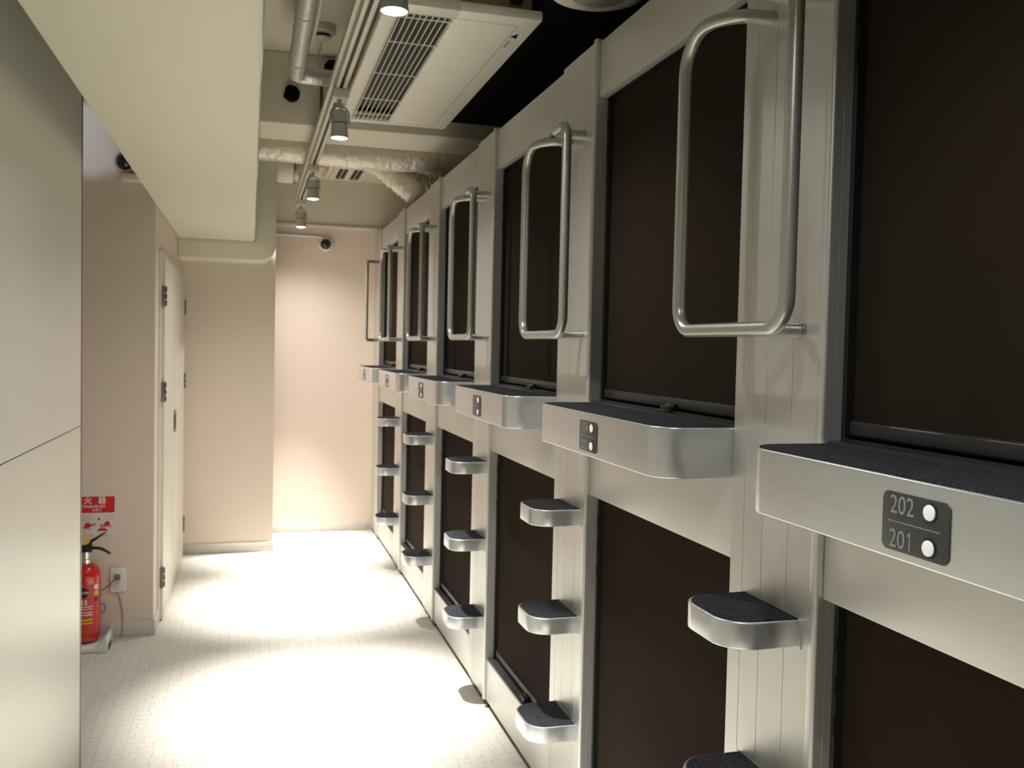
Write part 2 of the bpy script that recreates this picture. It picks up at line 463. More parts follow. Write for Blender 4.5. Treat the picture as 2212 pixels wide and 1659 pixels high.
post(2, 'ribbed aluminium post on the far side of the 204/203 shelf')
post(3, 'ribbed aluminium post, third from the camera')
post(4, 'ribbed aluminium post, fourth from the camera')
post(5, 'ribbed aluminium post, fifth from the camera')
t = post(6, 'aluminium post at the far end of the capsule row, against the pink wall')
make('end_filler', M_ALU_V, lambda bm: box_bm(bm, 0.004, 0.05, CW+0.0005, 7.049-yr(6), 0, Z_TOP-0.04), t)

# ---- capsules
YN = -(P-CW)      # near edge of the opening relative to the far post
def capsule_shell(bm, z0, z1):
    # hollow dark box: back, sides, top and bottom behind the blind
    box_bm(bm, 0.065, 2.0, YN+0.003, YN+0.015, z0, z1)
    box_bm(bm, 0.065, 2.0, -0.015, -0.003, z0, z1)
    box_bm(bm, 0.065, 2.0, YN+0.0155, -0.0155, z1-0.012, z1)
    box_bm(bm, 0.065, 2.0, YN+0.0155, -0.0155, z0, z0+0.012)
    box_bm(bm, 1.988, 2.0, YN+0.0155, -0.0155, z0+0.0125, z1-0.0125)
def gasket(bm, z0, z1):
    box_bm(bm, 0.0305, 0.064, -0.010, -0.0005, z0, z1)
    box_bm(bm, 0.0305, 0.064, YN+0.0005, YN+0.010, z0, z1)
    box_bm(bm, 0.0305, 0.064, YN+0.0105, -0.0105, z1-0.012, z1)
    # guide slots along the far side
    for q in range(3):
        zz = z1-0.10-0.07*q
        box_bm(bm, 0.028, 0.0305, -0.009, -0.004, zz, zz+0.03)
def blind_parts(root, z0, z1, lab):
    b = make('roller_blind', M_BLIND, lambda bm: box_bm(bm, 0.0440, 0.0460, YN+0.012, -0.012, z0+0.030, z1-0.006), root, False, 'dark brown fabric blind pulled down')
    def rail(bm):
        prism_bm(bm, rrect(0.036, 0.051, z0+0.008, z0+0.034, 0.005, 4), YN+0.013, -0.013, 'y')
    make('bottom_rail', M_BLINDRAIL, rail, b, True)
    cy = YN/2-0.055
    def latch(bm):
        box_bm(bm, 0.012, 0.035, cy-0.030, cy+0.030, z0+0.0035, z0+0.007, bevel=0.001)
        box_bm(bm, 0.016, 0.022, cy-0.027, cy+0.027, z0+0.007, z0+0.015, bevel=0.001)
        box_bm(bm, 0.026, 0.035, cy-0.022, cy+0.022, z0+0.007, z0+0.020, bevel=0.002)
    make('latch', M_BLKPL, latch, b, True)

UB = Z_SHELF+0.002
def upper(k):
    t = thing('upper_capsule', UPL[k], 'capsule', (0, yr(k), 0), 'upper sleeping capsules')
    make('header_panel', M_ALU_P, lambda bm: box_bm(bm, 0.005, 0.030, YN+0.001, -0.0015, 2.112, 2.262, bevel=0.0022), t, True)
    make('shell', M_BLKCEIL, lambda bm: capsule_shell(bm, 1.245, 2.262), t)
    make('frame_gasket', M_BLACK, lambda bm: gasket(bm, UB, 2.124), t)
    make('sill', M_BLINDRAIL, lambda bm: (box_bm(bm, 0.004, 0.064, YN+0.001, -0.001, 1.262, UB+0.003, bevel=0.001),
                                      box_bm(bm, 0.026, 0.029, YN+0.011, -0.011, UB+0.003, UB+0.008)), t, True)
    blind_parts(t, UB+0.003, 2.115, '')
    return t
def lower(k):
    t = thing('lower_capsule', LOL[k], 'capsule', (0, yr(k), 0), 'lower sleeping capsules')
    make('upper_panel', M_ALU_P, lambda bm: box_bm(bm, 0.005, 0.030, YN+0.001, -0.0015, 1.019, 1.242, bevel=0.0022), t, True)
    make('lower_panel', M_ALU_P, lambda bm: box_bm(bm, 0.005, 0.030, YN+0.001, -0.0015, 0.030, 0.190, bevel=0.0022), t, True)
    make('shell', M_BLKCEIL, lambda bm: capsule_shell(bm, 0.185, 1.240), t)
    make('frame_gasket', M_BLACK, lambda bm: gasket(bm, 0.196, 1.032), t)
    def sill(bm):
        box_bm(bm, 0.0055, 0.064, YN+0.001, -0.001, 0.1905, 0.1925)
        box_bm(bm, 0.0055, 0.014, YN+0.001, -0.001, 0.1925, 0.1965, bevel=0.001)
        box_bm(bm, 0.024, 0.029, YN+0.001, -0.001, 0.1925, 0.198, bevel=0.001)
    make('sill', M_JAMB, sill, t, True, 'grey aluminium channel')
    make('toe_kick', M_BLKPL, lambda bm: box_bm(bm, 0.026, 0.06, YN+0.001, -0.001, 0.0, 0.030), t)
    blind_parts(t, 0.196, 1.026, '')
    return t
UPL = {1: 'upper capsule with dark blind above the 202/201 shelf, at the right edge',
       2: 'upper capsule with dark blind above the 204/203 shelf',
       3: 'third upper capsule from the camera, blind closed',
       4: 'fourth upper capsule from the camera, blind closed',
       5: 'fifth upper capsule from the camera, blind closed',
       6: 'farthest upper capsule, beside the pink end wall'}
LOL = {1: 'lower capsule with dark blind below the 202/201 shelf, at the lower right corner',
       2: 'lower capsule with dark blind below the 204/203 shelf',
       3: 'third lower capsule from the camera, black latch on its sill',
       4: 'fourth lower capsule from the camera, blind closed',
       5: 'fifth lower capsule from the camera, blind closed',
       6: 'farthest lower capsule, beside the pink end wall'}
u1 = upper(1); l1 = lower(1)
for k in range(2, 7):
    o = dup(u1, (0, yr(k), 0)); o['label'] = UPL[k]
    o = dup(l1, (0, yr(k), 0)); o['label'] = LOL[k]

# ---- shelves across the bays, with number plates
SY0, SY1, SX = YN+0.001, -0.004, -0.155
SZ0, SZ1 = 1.176, Z_SHELF
def shelf_outline(inset=0.0, back=0.0):
    r = 0.062-inset
    x0, x1, y0, y1 = SX+inset, back, SY0+inset, SY1-inset
    return rrect(x0, x1, y0, y1, r, 12, (1, 0, 0, 1))
def shelf_shell(bm):
    prism_bm(bm, shelf_outline(0, 0.0045), SZ0, SZ1, 'z', 0.003, 3)
def shelf_pad(bm):
    prism_bm(bm, shelf_outline(0.0045, 0.0035), SZ1-0.001, SZ1+0.0015, 'z')
PC = -0.402; PZ = 1.2225
def plate(bm):
    prism_bm(bm, rrect(PC-0.0565, PC+0.0565, PZ-0.0355, PZ+0.0355, 0.010, 8), SX-0.0016, SX+0.002, 'x', 0.0006)
def rule(bm): box_bm(bm, SX-0.0019, SX-0.0015, PC-0.042, PC+0.045, PZ-0.0006, PZ+0.0006)
def disc(bm, y, z, r, d0, d1, n=28):
    prism_bm(bm, [(y+r*math.cos(2*math.pi*i/n), z+r*math.sin(2*math.pi*i/n)) for i in range(n)], SX-d1, SX-d0, 'x', min(0.0012, (d1-d0)*0.4))
SHL = {1: 'wide rounded aluminium shelf with the 202/201 number plate, charcoal felt top',
       2: 'rounded aluminium shelf with the 204/203 number plate, charcoal felt top',
       3: 'third aluminium shelf from the camera, small grey plate on its edge',
       4: 'fourth aluminium shelf from the camera, small grey plate on its edge',
       5: 'fifth aluminium shelf from the camera, second from the far end',
       6: 'farthest aluminium shelf, sticking out in front of the pink end wall'}
def shelf():
    t = thing('capsule_shelf', '', 'shelf', (0, yr(1), 0), 'shelves in front of the upper capsules')
    make('shelf_body', M_ALU_H, shelf_shell, t, True)
    make('felt_pad', M_FELT, shelf_pad, t, False, 'charcoal felt')
    p = make('number_plate', M_PLATE, plate, t, True, 'dark grey plate')
    make('dividing_line', M_DIGIT, rule, p)
    for z in (PZ+0.0205, PZ-0.0205):
        make('button_ring', M_BLKPL, lambda bm, z=z: disc(bm, PC-0.0255, z, 0.0118, 0.0014, 0.0026), p, True)
        make('button', M_BUTTON, lambda bm, z=z: disc(bm, PC-0.0255, z, 0.0092, 0.0020, 0.0046), p, True, 'round white button')
    return t
s0 = shelf(); s0['label'] = SHL[1]
shelves = {1: s0}
for k in range(2, 7):
    o = dup(s0, (0, yr(k), 0)); o['label'] = SHL[k]; shelves[k] = o
for k, (a, b_) in {1: ('202', '201'), 2: ('204', '203')}.items():
    pl = [c for c in shelves[k].children if c.name.startswith('number_plate')][0]
    for s, z in ((a, PZ+0.0100), (b_, PZ-0.0310)):
        def num(bm, s=s, z=z):
            body = s[:2] if s.endswith('1') else s
            text_bm(bm, body, 0.0315, (SX-0.0018, PC+0.0430, z), (0, -1, 0), (0, 0, 1), 0.0002, 0.90, 'LEFT')
            if s.endswith('1'):      # a 1 with a flag, as on the plate
                y = PC+0.0430-0.0345
                xe = min(v.co.y for v in bm.verts); y = xe-0.0034; h = max(v.co.z for v in bm.verts)
                prism_bm(bm, [(y, h-0.0048), (y-0.0012, h-0.0058), (y-0.0042, h-0.0036), (y-0.0042, z), (y-0.0064, z), (y-0.0064, h), (y-0.0046, h)], SX-0.0020, SX-0.0016, 'x')
        make('room_number', M_DIGIT, num, pl, False, 'the number '+s)

# ---- ladder steps on the posts
TY0, TY1, TX = 0.054, 0.242, -0.137
def step_shell(bm):
    prism_bm(bm, rrect(TX, 0.0015, TY0, TY1, 0.060, 12, (1, 0, 0, 1)), -0.047, 0.0, 'z', 0.0028, 3)
def step_pad(bm):
    prism_bm(bm, rrect(TX+0.0055, 0.0012, TY0+0.0055, TY1-0.0055, 0.0545, 12, (1, 0, 0, 1)), -0.001, 0.0015, 'z')
st0 = None
POSTN = {1: 'post right of the 204/203 shelf', 2: 'post left of the 204/203 shelf', 3: 'third post from the camera', 4: 'fourth post from the camera', 5: 'fifth post from the camera', 6: 'farthest post'}
for k in range(1, 6):
    for z, nm in ((0.968, 'top'), (0.660, 'middle'), (0.347, 'bottom')):
        lab = '%s ladder step with felt top on the %s' % (nm, POSTN[k])
        if st0 is None:
            st0 = thing('ladder_step', lab, 'step', (0, yr(k), z), 'rounded aluminium ladder steps')
            make('step_body', M_ALU_H, step_shell, st0, True)
            make('felt_pad', M_FELT, step_pad, st0, False, 'charcoal felt')
            make('mounting_flange', M_ALU_V, lambda bm: box_bm(bm, 0.0, 0.0019, TY0-0.004, TY1+0.004, -0.049, 0.001), st0)
        else:
            o = dup(st0, (0, yr(k), z)); o['label'] = lab

# ---- bent tube handrails on the posts
RT = 0.0127; XH = -0.092
def far_rail(bm):
    tube_bm(bm, fillet([(0.0005, 0.203, 2.030), (XH, 0.203, 2.030), (XH, 0.360, 2.030), (XH, 0.360, 1.462), (XH, 0.055, 1.462)],
                       [0.070, 0.075, 0.050], 10), RT, 18)
def near_rail(bm):
    tube_bm(bm, fillet([(0.0005, 0.100, 2.030), (XH, 0.100, 2.030), (XH, -0.020, 2.030), (XH, -0.020, 1.462), (XH, 0.075, 1.462)],
                       [0.030, 0.042, 0.052], 10), RT+0.0003, 18)
def rail_foot(bm):
    tube_bm(bm, [(0.0005, 0.083, 1.462), (XH, 0.083, 1.462)], RT-0.0005, 18)
def foot_rings(bm):
    for y, z in ((0.203, 2.03), (0.100, 2.03), (0.083, 1.462)):
        tube_bm(bm, [(0.0018, y, z), (-0.0015, y, z)], RT+0.0014, 20)
h0 = None
for k in range(1, 6):
    lab = {1: 'big bent tube handrail on the post right of the 204/203 shelf',
           2: 'bent tube handrail on the post left of the 204/203 shelf'}.get(k, 'bent tube handrail on the %s' % POSTN[k])
    if h0 is None:
        h0 = thing('handrail', lab, 'handrail', (0, yr(k), 0), 'tube handrails on the posts')
        make('far_loop', M_RAIL, far_rail, h0, True)
        make('near_loop', M_RAIL, near_rail, h0, True)
        make('bottom_bracket', M_RAIL, rail_foot, h0, True)
        make('foot_ring', M_RAIL, foot_rings, h0, True)
    else:
        o = dup(h0, (0, yr(k), 0)); o['label'] = lab
o = thing('handrail', 'single tube handrail on the farthest post, outlined against the pink wall', 'handrail', (0, yr(6), 0), 'tube handrails on the posts')
make('near_loop', M_RAIL, lambda bm: tube_bm(bm, fillet([(0.0005, 0.045, 2.030), (XH-0.006, 0.0, 2.030), (XH-0.006, 0.0, 1.462), (0.0005, 0.045, 1.462)], 0.016, 6), RT, 14), o, True)

# ================================================================== FIRE CORNER
EX, EY = -1.627, 4.575
fe = thing('fire_extinguisher', 'red fire extinguisher standing in a white tray, half hidden by the left wall', 'fire extinguisher', (EX, EY, 0.0))
R = 0.065
make('cylinder', M_RED, lambda bm: lathe_bm(bm, [(0, 0.030), (R-0.012, 0.030), (R-0.002, 0.040), (R, 0.055), (R, 0.330)] +
     [(0.020+(R-0.020)*math.cos(a), 0.330+0.058*math.sin(a)) for a in [math.pi/2*i/10 for i in range(1, 10)]] + [(0.018, 0.389), (0, 0.389)], 40), fe, True, 'red enamelled cylinder')
make('neck_collar', M_CHROME, lambda bm: lathe_bm(bm, [(0, 0.386), (0.0215, 0.386), (0.0215, 0.405), (0.016, 0.408), (0.016, 0.440), (0, 0.440)], 24), fe, True)
def valve(bm):
    box_bm(bm, -0.022, 0.028, -0.013, 0.013, 0.438, 0.470, bevel=0.004)
    # lower handle, curved and hanging down to the right
    pts = [(0.02, 0.463), (0.045, 0.462), (0.07, 0.456), (0.095, 0.440), (0.108, 0.428), (0.100, 0.424), (0.085, 0.436), (0.062, 0.447), (0.04, 0.451), (0.02, 0.450)]
    prism_bm(bm, pts, -0.010, 0.010, 'y', 0.0015)
    pts = [(-0.02, 0.468), (0.012, 0.492), (0.04, 0.505), (0.065, 0.520), (0.085, 0.530), (0.086, 0.525), (0.066, 0.511), (0.045, 0.494), (0.028, 0.484), (0.026, 0.462), (-0.02, 0.462)]
    prism_bm(bm, pts, -0.009, 0.009, 'y', 0.0015)
make('lever_valve', M_BLKPL, valve, fe, True, 'black squeeze levers')
def ring(bm):
    n = 28
    tube_bm(bm, [(-0.004+0.018*math.cos(2*math.pi*i/n), -0.013, 0.497+0.018*math.sin(2*math.pi*i/n)) for i in range(n+1)], 0.0055, 8, False)
make('safety_ring', M_YELLOW, ring, fe, True, 'yellow pull ring')
def wrap(bm, y0, y1, a0, a1, off=0.0006, n=16):
    lo = []; hi = []
    for i in range(n+1):
        a = a0+(a1-a0)*i/n
        for lst, z in ((lo, y0), (hi, y1)):
            lst.append(bm.verts.new(((R+off)*math.sin(a), -(R+off)*math.cos(a), z)))
    for i in range(n): bm.faces.new((lo[i], lo[i+1], hi[i+1], hi[i]))
lab_p = make('label', M_REDLABEL, lambda bm: wrap(bm, 0.075, 0.300, -0.95, 1.15), fe, True, 'printed red label')
def bend_on(a0, z0, off):
    return lambda x, y, z: Vector(((R+off+z)*math.sin(a0+x/R), -(R+off+z)*math.cos(a0+x/R), z0+y))
def wdisc(bm, a0, zc, r, off, n=24):
    def P_(q, i):
        a = a0+q*math.cos(2*math.pi*i/n)/R
        return bm.verts.new(((R+off)*math.sin(a), -(R+off)*math.cos(a), zc+q*math.sin(2*math.pi*i/n)))
    c = P_(0, 0); prev = None
    for q in (r*0.35, r*0.7, r):
        cur = [P_(q, i) for i in range(n)]
        for i in range(n):
            if prev is None: bm.faces.new((c, cur[i], cur[(i+1) % n]))
            else: bm.faces.new((prev[i], cur[i], cur[(i+1) % n], prev[(i+1) % n]))
        prev = cur
make('emblem', M_BLKPL, lambda bm: wdisc(bm, 0.02, 0.263, 0.024, 0.0010), lab_p, False, 'black round emblem')
make('lettering', M_PRINTWHITE, lambda bm: (text_bm(bm, 'UTA', 0.0155, 0, (1, 0, 0), (0, 0, 1), 0.0001, 1.0, 'CENTER', bend_on(0.13, 0.258, 0.0013), 0.0004),
     text_bm(bm, '15', 0.030, 0, (1, 0, 0), (0, 0, 1), 0.0001, 1.0, 'CENTER', bend_on(0.05, 0.208, 0.0011), 0.0008),
     wrap(bm, 0.196, 0.200, -0.55, 0.62, 0.0010), wrap(bm, 0.186, 0.189, -0.55, 0.62, 0.0010), wrap(bm, 0.170, 0.174, -0.55, 0.62, 0.0010), wrap(bm, 0.158, 0.163, -0.55, 0.62, 0.0010)), lab_p)
make('yellow_stripe', M_YELLOW, lambda bm: (wrap(bm, 0.134, 0.141, -0.55, 0.62, 0.0010), wrap(bm, 0.119, 0.126, -0.55, 0.62, 0.0010)), lab_p)
for (zc, mm) in ((0.285, M_PRINTWHITE), (0.256, M_YELLOW), (0.228, M_BLKPL)):
    make('fire_class_mark', mm, lambda bm, zc=zc: wdisc(bm, 0.90, zc, 0.0125, 0.0011), lab_p)

tr = thing('extinguisher_stand', 'white plastic tray holding the red fire extinguisher', 'stand', (EX, EY, 0.0))
def tray(bm):
    n = 16; yA, yB = -0.120, 0.085
    pts = [(-0.112, 0.0005), (0.108, 0.0005), (0.112, 0.050), (0.104, 0.066)]
    for i in range(n+1):
        t_ = i/n; xx = 0.094-0.188*t_
        pts.append((xx, 0.022+0.040*abs(2*t_-1)**5))
    pts += [(-0.104, 0.066), (-0.112, 0.050)]
    prism_bm(bm, pts, yA, yB, 'y', 0.004)
make('tray_body', M_TRAY, tray, tr, True)
make('foot_notch', M_BLACK, lambda bm: box_bm(bm, 0.1095, 0.1125, -0.085, -0.02, 0.0006, 0.030), tr)

YW = 4.6845
sg = thing('wall_sign', 'red and white fire extinguisher sign on the pink wall', 'sign', (-1.515, YW, 0))
SW = 0.30
bx('sign_board', M_SIGNWHITE, (-SW, 0.0, -0.002, 0.0, 0.474, 0.682), sg)
bx('red_field', M_SIGNRED, (-SW+0.004, -0.0035, -0.0024, -0.0015, 0.601, 0.678), sg)
def sign_text(bm):
    text_bm(bm, '消', 0.036, (-0.183, -0.0027, 0.6465), (1, 0, 0), (0, 0, 1), 0.0002, 1.0, 'CENTER', None, 0.0007)
    text_bm(bm, '火', 0.036, (-0.121, -0.0027, 0.6465), (1, 0, 0), (0, 0, 1), 0.0002, 1.0, 'CENTER', None, 0.0006)
    text_bm(bm, '器', 0.036, (-0.059, -0.0027, 0.6465), (1, 0, 0), (0, 0, 1), 0.0002, 1.0, 'CENTER', None, 0.0006)
    text_bm(bm, 'FIRE EXTINGUISHER', 0.0185, (-0.043, -0.0027, 0.6250), (1, 0, 0), (0, 0, 1), 0.0002, 1.0, 'RIGHT', None, 0.0001)
    text_bm(bm, '소화기', 0.0165, (-0.0820, -0.0027, 0.608), (1, 0, 0), (0, 0, 1), 0.0002, 0.9, 'CENTER', None, 0.0002)
make('sign_lettering', M_PRINTWHITE, sign_text, sg)
def sign_small(bm):
    for (x0, x1, z) in ((-0.150, -0.104, 0.572), (-0.150, -0.104, 0.564), (-0.043, -0.007, 0.567), (-0.076, -0.040, 0.500), (-0.078, -0.022, 0.492), (-0.078, -0.008, 0.486), (-0.130, -0.098, 0.494), (-0.13, -0.09, 0.488)):
        q = x0
        while q < x1-0.003:
            box_bm(bm, q, q+0.0026, -0.0023, -0.0019, z, z+0.0036); q += 0.0042
make('fine_print', M_PRINTPINK, sign_small, sg)
make('instruction_heading', M_PRINTPINK, lambda bm: text_bm(bm, 'HOW TO USE', 0.0115, (-0.091, -0.0023, 0.580), (1, 0, 0), (0, 0, 1), 0.0001, 0.9, 'RIGHT'), sg)
make('instruction_heading', M_PRINTPINK, lambda bm: text_bm(bm, '사용 방법', 0.0115, (-0.007, -0.0023, 0.580), (1, 0, 0), (0, 0, 1), 0.0001, 0.9, 'RIGHT'), sg)
def pictos(bm):
    y0, y1 = -0.0024, -0.0018
    # hand over lever and nozzle, two drawings
    prism_bm(bm, [(-0.140, 0.530), (-0.132, 0.552), (-0.116, 0.556), (-0.108, 0.545), (-0.086, 0.550), (-0.086, 0.545), (-0.106, 0.537), (-0.118, 0.531)], y0, y1, 'y')
    for q in range(5): box_bm(bm, -0.139+q*0.0062, -0.1355+q*0.0062, y0, y1, 0.523, 0.532)
    prism_bm(bm, [(-0.081, 0.513), (-0.074, 0.525), (-0.058, 0.529), (-0.040, 0.524), (-0.032, 0.513)], y0, y1, 'y')
    prism_bm(bm, [(-0.050, 0.545), (-0.043, 0.560), (-0.028, 0.560), (-0.022, 0.540), (-0.045, 0.538)], y0, y1, 'y')
    for q in range(5): box_bm(bm, -0.046+q*0.006, -0.043+q*0.006, y0, y1, 0.530, 0.540)
    for q in range(4): box_bm(bm, -0.068+q*0.006, -0.064+q*0.006, y0, y1, 0.531, 0.546)
    n = 14
    prism_bm(bm, [(-0.072+0.0058*math.cos(2*math.pi*i/n), 0.571+0.0058*math.sin(2*math.pi*i/n)) for i in range(n)], y0, y1, 'y')
make('pictogram', M_SIGNRED, pictos, sg)

ol = thing('power_outlet', 'white wall outlet with a grey plug low on the pink wall', 'outlet', (-1.5015, YW, 0.2775))
make('face_plate', M_OUTLET, lambda bm: prism_bm(bm, rrect(-0.035, 0.035, -0.060, 0.060, 0.009, 6), -0.011, 0.0, 'y', 0.003), ol, True)
make('socket_insert', M_TRIM, lambda bm: box_bm(bm, -0.012, 0.012, -0.0125, -0.0105, -0.034, 0.034), ol)
make('socket_slot', M_BLACK, lambda bm: (box_bm(bm, -0.0075, -0.0058, -0.013, -0.0124, -0.019, -0.011), box_bm(bm, 0.0055, 0.0072, -0.013, -0.0124, -0.019, -0.011)), ol)

pc = thing('electric_cord', 'grey plug and thin cord looping down behind the red extinguisher', 'cord', (-1.5015, YW-0.013, 0.292))
make('plug', M_PLUG, lambda bm: box_bm(bm, -0.013, 0.012, -0.024, 0.0, -0.011, 0.011, bevel=0.003), pc, True)
make('cord', M_PLUG, lambda bm: tube_bm(bm, smooth_path([(-0.010, -0.014, -0.008), (-0.035, -0.014, -0.032), (-0.065, -0.012, -0.055), (-0.095, -0.010, -0.085), (-0.110, -0.010, -0.120), (-0.085, -0.012, -0.118), (-0.058, -0.014, -0.125), (-0.056, -0.012, -0.150), (-0.078, -0.010, -0.172), (-0.100, -0.010, -0.150), (-0.108, -0.008, -0.190)], 6), 0.0028, 8), pc, True)
cv = make('cable_cover', M_CABLE, lambda bm: tube_bm(bm, smooth_path([(-1.502, YW-0.004, 0.216), (-1.489, YW-0.005, 0.180), (-1.480, YW-0.004, 0.120), (-1.478, YW-0.009, 0.070), (-1.482, YW-0.012, 0.004)], 6), 0.0042, 8), None, True)
tag(cv, 'beige cable running down from the outlet to the floor', 'cable')

def dome_camera(name, label, loc, rot, s=1.0):
    t = thing(name, label, 'camera', loc)
    t.rotation_euler = rot
    make('base_ring', M_TRIM, lambda bm: lathe_bm(bm, [(0, 0), (0.056*s, 0), (0.058*s, 0.010*s), (0.056*s, 0.030*s), (0.044*s, 0.040*s), (0.041*s, 0.036*s), (0, 0.034*s)], 32), t, True, 'white ring')
    make('dome', M_DOME, lambda bm: lathe_bm(bm, [(0.040*s*math.cos(a), 0.035*s+0.034*s*math.sin(a)) for a in [math.pi/2*i/10 for i in range(0, 10)]] + [(0, 0.069*s)], 32), t, True, 'dark glossy dome')
    return t
dome_camera('dome_camera', 'round dome camera with white ring on the bright end wall', (-0.371, 7.0495, 2.174), (math.pi/2, 0, 0), 0.95)
o = dome_camera('dome_camera', 'dark dome camera on the pink recess wall, mostly hidden by the soffit', (-1.478, 4.6845, 2.255), (math.pi/2, 0, 0), 0.95)
bx('bracket', M_TRIM, (-0.015, 0.10, -0.09, -0.056, 0.0, 0.06), o, bevel=0.006)
o = make('conduit', M_TRIM, lambda bm: tube_bm(bm, [(-0.745, 7.040, 2.232), (-0.42, 7.040, 2.228), (-0.395, 7.040, 2.222)], 0.009, 10), None, True)
tag(o, 'thin white conduit running to the dome camera on the end wall', 'conduit')

# ================================================================== CEILING FITTINGS
XR = -0.583; ZR = 2.400; ZL = 2.220
tk = thing('light_track', 'long white track rail carrying the spotlights', 'track', (XR, 0, ZR))
def track(bm):
    box_bm(bm, -0.020, -0.006, -2.2, 6.80, 0.0, 0.034, bevel=0.002)
    box_bm(bm, 0.006, 0.020, -2.2, 6.80, 0.0, 0.034, bevel=0.002)
    box_bm(bm, -0.006, 0.006, -2.2, 6.80, 0.020, 0.034)
make('rail', M_TRACK, track, tk, True)
make('wiring_channel', M_TRACK, lambda bm: box_bm(bm, -0.034, 0.034, -2.2, 6.80, 0.0345, 0.062, bevel=0.003), tk, True)
make('contact_strip', M_BLACK, lambda bm: box_bm(bm, -0.0058, 0.0058, -2.2, 6.80, 0.016, 0.0198), tk)
for y_, zt in ((0.2, 2.9), (1.6, 2.9), (5.0, 2.54), (6.74, 2.66)):
    make('hanger', M_CASING, lambda bm, y_=y_, zt=zt: tube_bm(bm, [(0, y_, 0.062), (0, y_, zt-ZR)], 0.004, 8), tk, True)

def spotlight(y, label, dx=0.0):
    t = thing('track_spotlight', label, 'spotlight', (XR, y, ZL), 'spotlights on the ceiling track')
    make('adaptor', M_TRACK, lambda bm: (box_bm(bm, -0.030, 0.030, -0.045, 0.045, ZR-ZL-0.034, ZR-ZL-0.0005, bevel=0.003)), t, True)
    def yoke(bm):
        tube_bm(bm, fillet([(-0.002, 0, ZR-ZL-0.034), (-0.002, 0, ZR-ZL-0.058)], 0.01, 4), 0.009, 12)
        tube_bm(bm, fillet([(-0.036, 0, 0.055), (-0.036, 0, 0.122), (0.036, 0, 0.122), (0.036, 0, 0.055)], 0.034, 8), 0.0035, 8)
    make('yoke', M_LAMPGREY, yoke, t, True)
    make('lamp_body', M_LAMPGREY, lambda bm: lathe_bm(bm, [(0.0, 0.104), (0.026, 0.104), (0.030, 0.100), (0.031, 0.060), (0.0312, 0.0585), (0.0285, 0.058), (0.0285, 0.054), (0.0312, 0.0535), (0.032, 0.020), (0.035, 0.004), (0.035, 0.0), (0.0315, 0.0), (0.0305, 0.006), (0, 0.006)], 32), t, True)
    make('cooling_slot', M_BLACK, lambda bm: lathe_bm(bm, [(0.0286, 0.0578), (0.0293, 0.0578), (0.0293, 0.0542), (0.0286, 0.0542)], 32), t)
    make('lens', M_LENS, lambda bm: lathe_bm(bm, [(0, -0.004), (0.018, -0.003), (0.0300, 0.0015), (0.0305, 0.0058), (0, 0.0058)], 32), t, True, 'glowing lens')
    for nm, en, ang, bl in (('beam', BEAM_POWER, BEAM_ANGLE, 1.0), ('spill', SPILL_POWER, 146, 1.0)):
        ld = bpy.data.lights.new(nm, 'SPOT'); ld.energy = en; ld.color = SPOT_COLOR
        ld.spot_size = math.radians(ang); ld.spot_blend = bl; ld.shadow_soft_size = 0.022
        lo = bpy.data.objects.new(nm, ld); COL.objects.link(lo); lo.parent = t
        lo.location = (0, 0, -0.008)
    return t
spotlight(2.22, 'nearest track spotlight, at the top edge of the picture')
spotlight(3.63, 'second track spotlight, hanging in front of the air conditioner')
spotlight(5.19, 'third track spotlight, beyond the ceiling beam')
spotlight(6.46, 'farthest track spotlight, close to the end wall')
for y in (0.70,):
    t = spotlight(y, 'track spotlight behind the camera')

# ---- air conditioner cassette
ac = thing('air_conditioner', 'white ceiling air conditioner with a slatted grille', 'air conditioner', (0, 0, 2.52))
AX0, AX1, AY0, AY1 = -0.500, 0.028, 2.975, 4.605
def ac_panel(bm):
    # frame with a rectangular hole for the grille
    gx0, gx1, gy0, gy1 = -0.440, -0.262, 3.06, 4.545
    box_bm(bm, AX0, gx0, AY0, AY1, 0.0, 0.035, bevel=0.009)
    box_bm(bm, gx1, AX1, AY0, AY1, 0.0, 0.035, bevel=0.009)
    box_bm(bm, gx0-0.01, gx1+0.01, AY0, gy0, 0.0, 0.035, bevel=0.004)
    box_bm(bm, gx0-0.01, gx1+0.01, gy1, AY1, 0.0, 0.035, bevel=0.004)
make('front_panel', M_WHITE, ac_panel, ac, True)
make('panel_seam', M_CASING, lambda bm: (box_bm(bm, -0.0425, -0.0405, 3.05, 4.55, -0.0004, 0.001), box_bm(bm, -0.4500, -0.4480, 3.05, 4.55, -0.0004, 0.001),
     box_bm(bm, -0.4500, -0.0405, 3.048, 3.050, -0.0004, 0.001), box_bm(bm, -0.4500, -0.0405, 4.550, 4.552, -0.0004, 0.001)), ac)
make('intake_cavity', M_BLACK, lambda bm: box_bm(bm, -0.4405, -0.2615, 3.06, 4.545, 0.030, 0.0345), ac)
def grille(bm):
    n = 9
    for i in range(n):
        x = -0.436+0.170*i/(n-1)
        box_bm(bm, x-0.0017, x+0.0017, 3.06, 4.545, 0.001, 0.005)
    for y in (3.10, 3.36, 3.76, 4.16, 4.43):
        box_bm(bm, -0.440, -0.262, y-0.003, y+0.003, 0.0012, 0.0048)
gr = make('grille', M_WHITE, grille, ac)
make('latch_tab', M_WHITE, lambda bm: [box_bm(bm, -0.270, -0.258, y-0.012, y+0.012, -0.002, 0.003, bevel=0.001) for y in (3.10, 3.36, 3.76, 4.16)], gr, True)
make('flap', M_JAMB, lambda bm: box_bm(bm, -0.440, -0.262, 4.44, 4.545, 0.014, 0.020), ac)
def logo(bm):
    prism_bm(bm, [(-0.036, 3.16), (-0.016, 3.12), (-0.010, 3.175), (-0.022, 3.165)], -0.0006, 0.001, 'z')
make('maker_mark', M_BLKPL, logo, ac, False, 'small dark triangular mark')
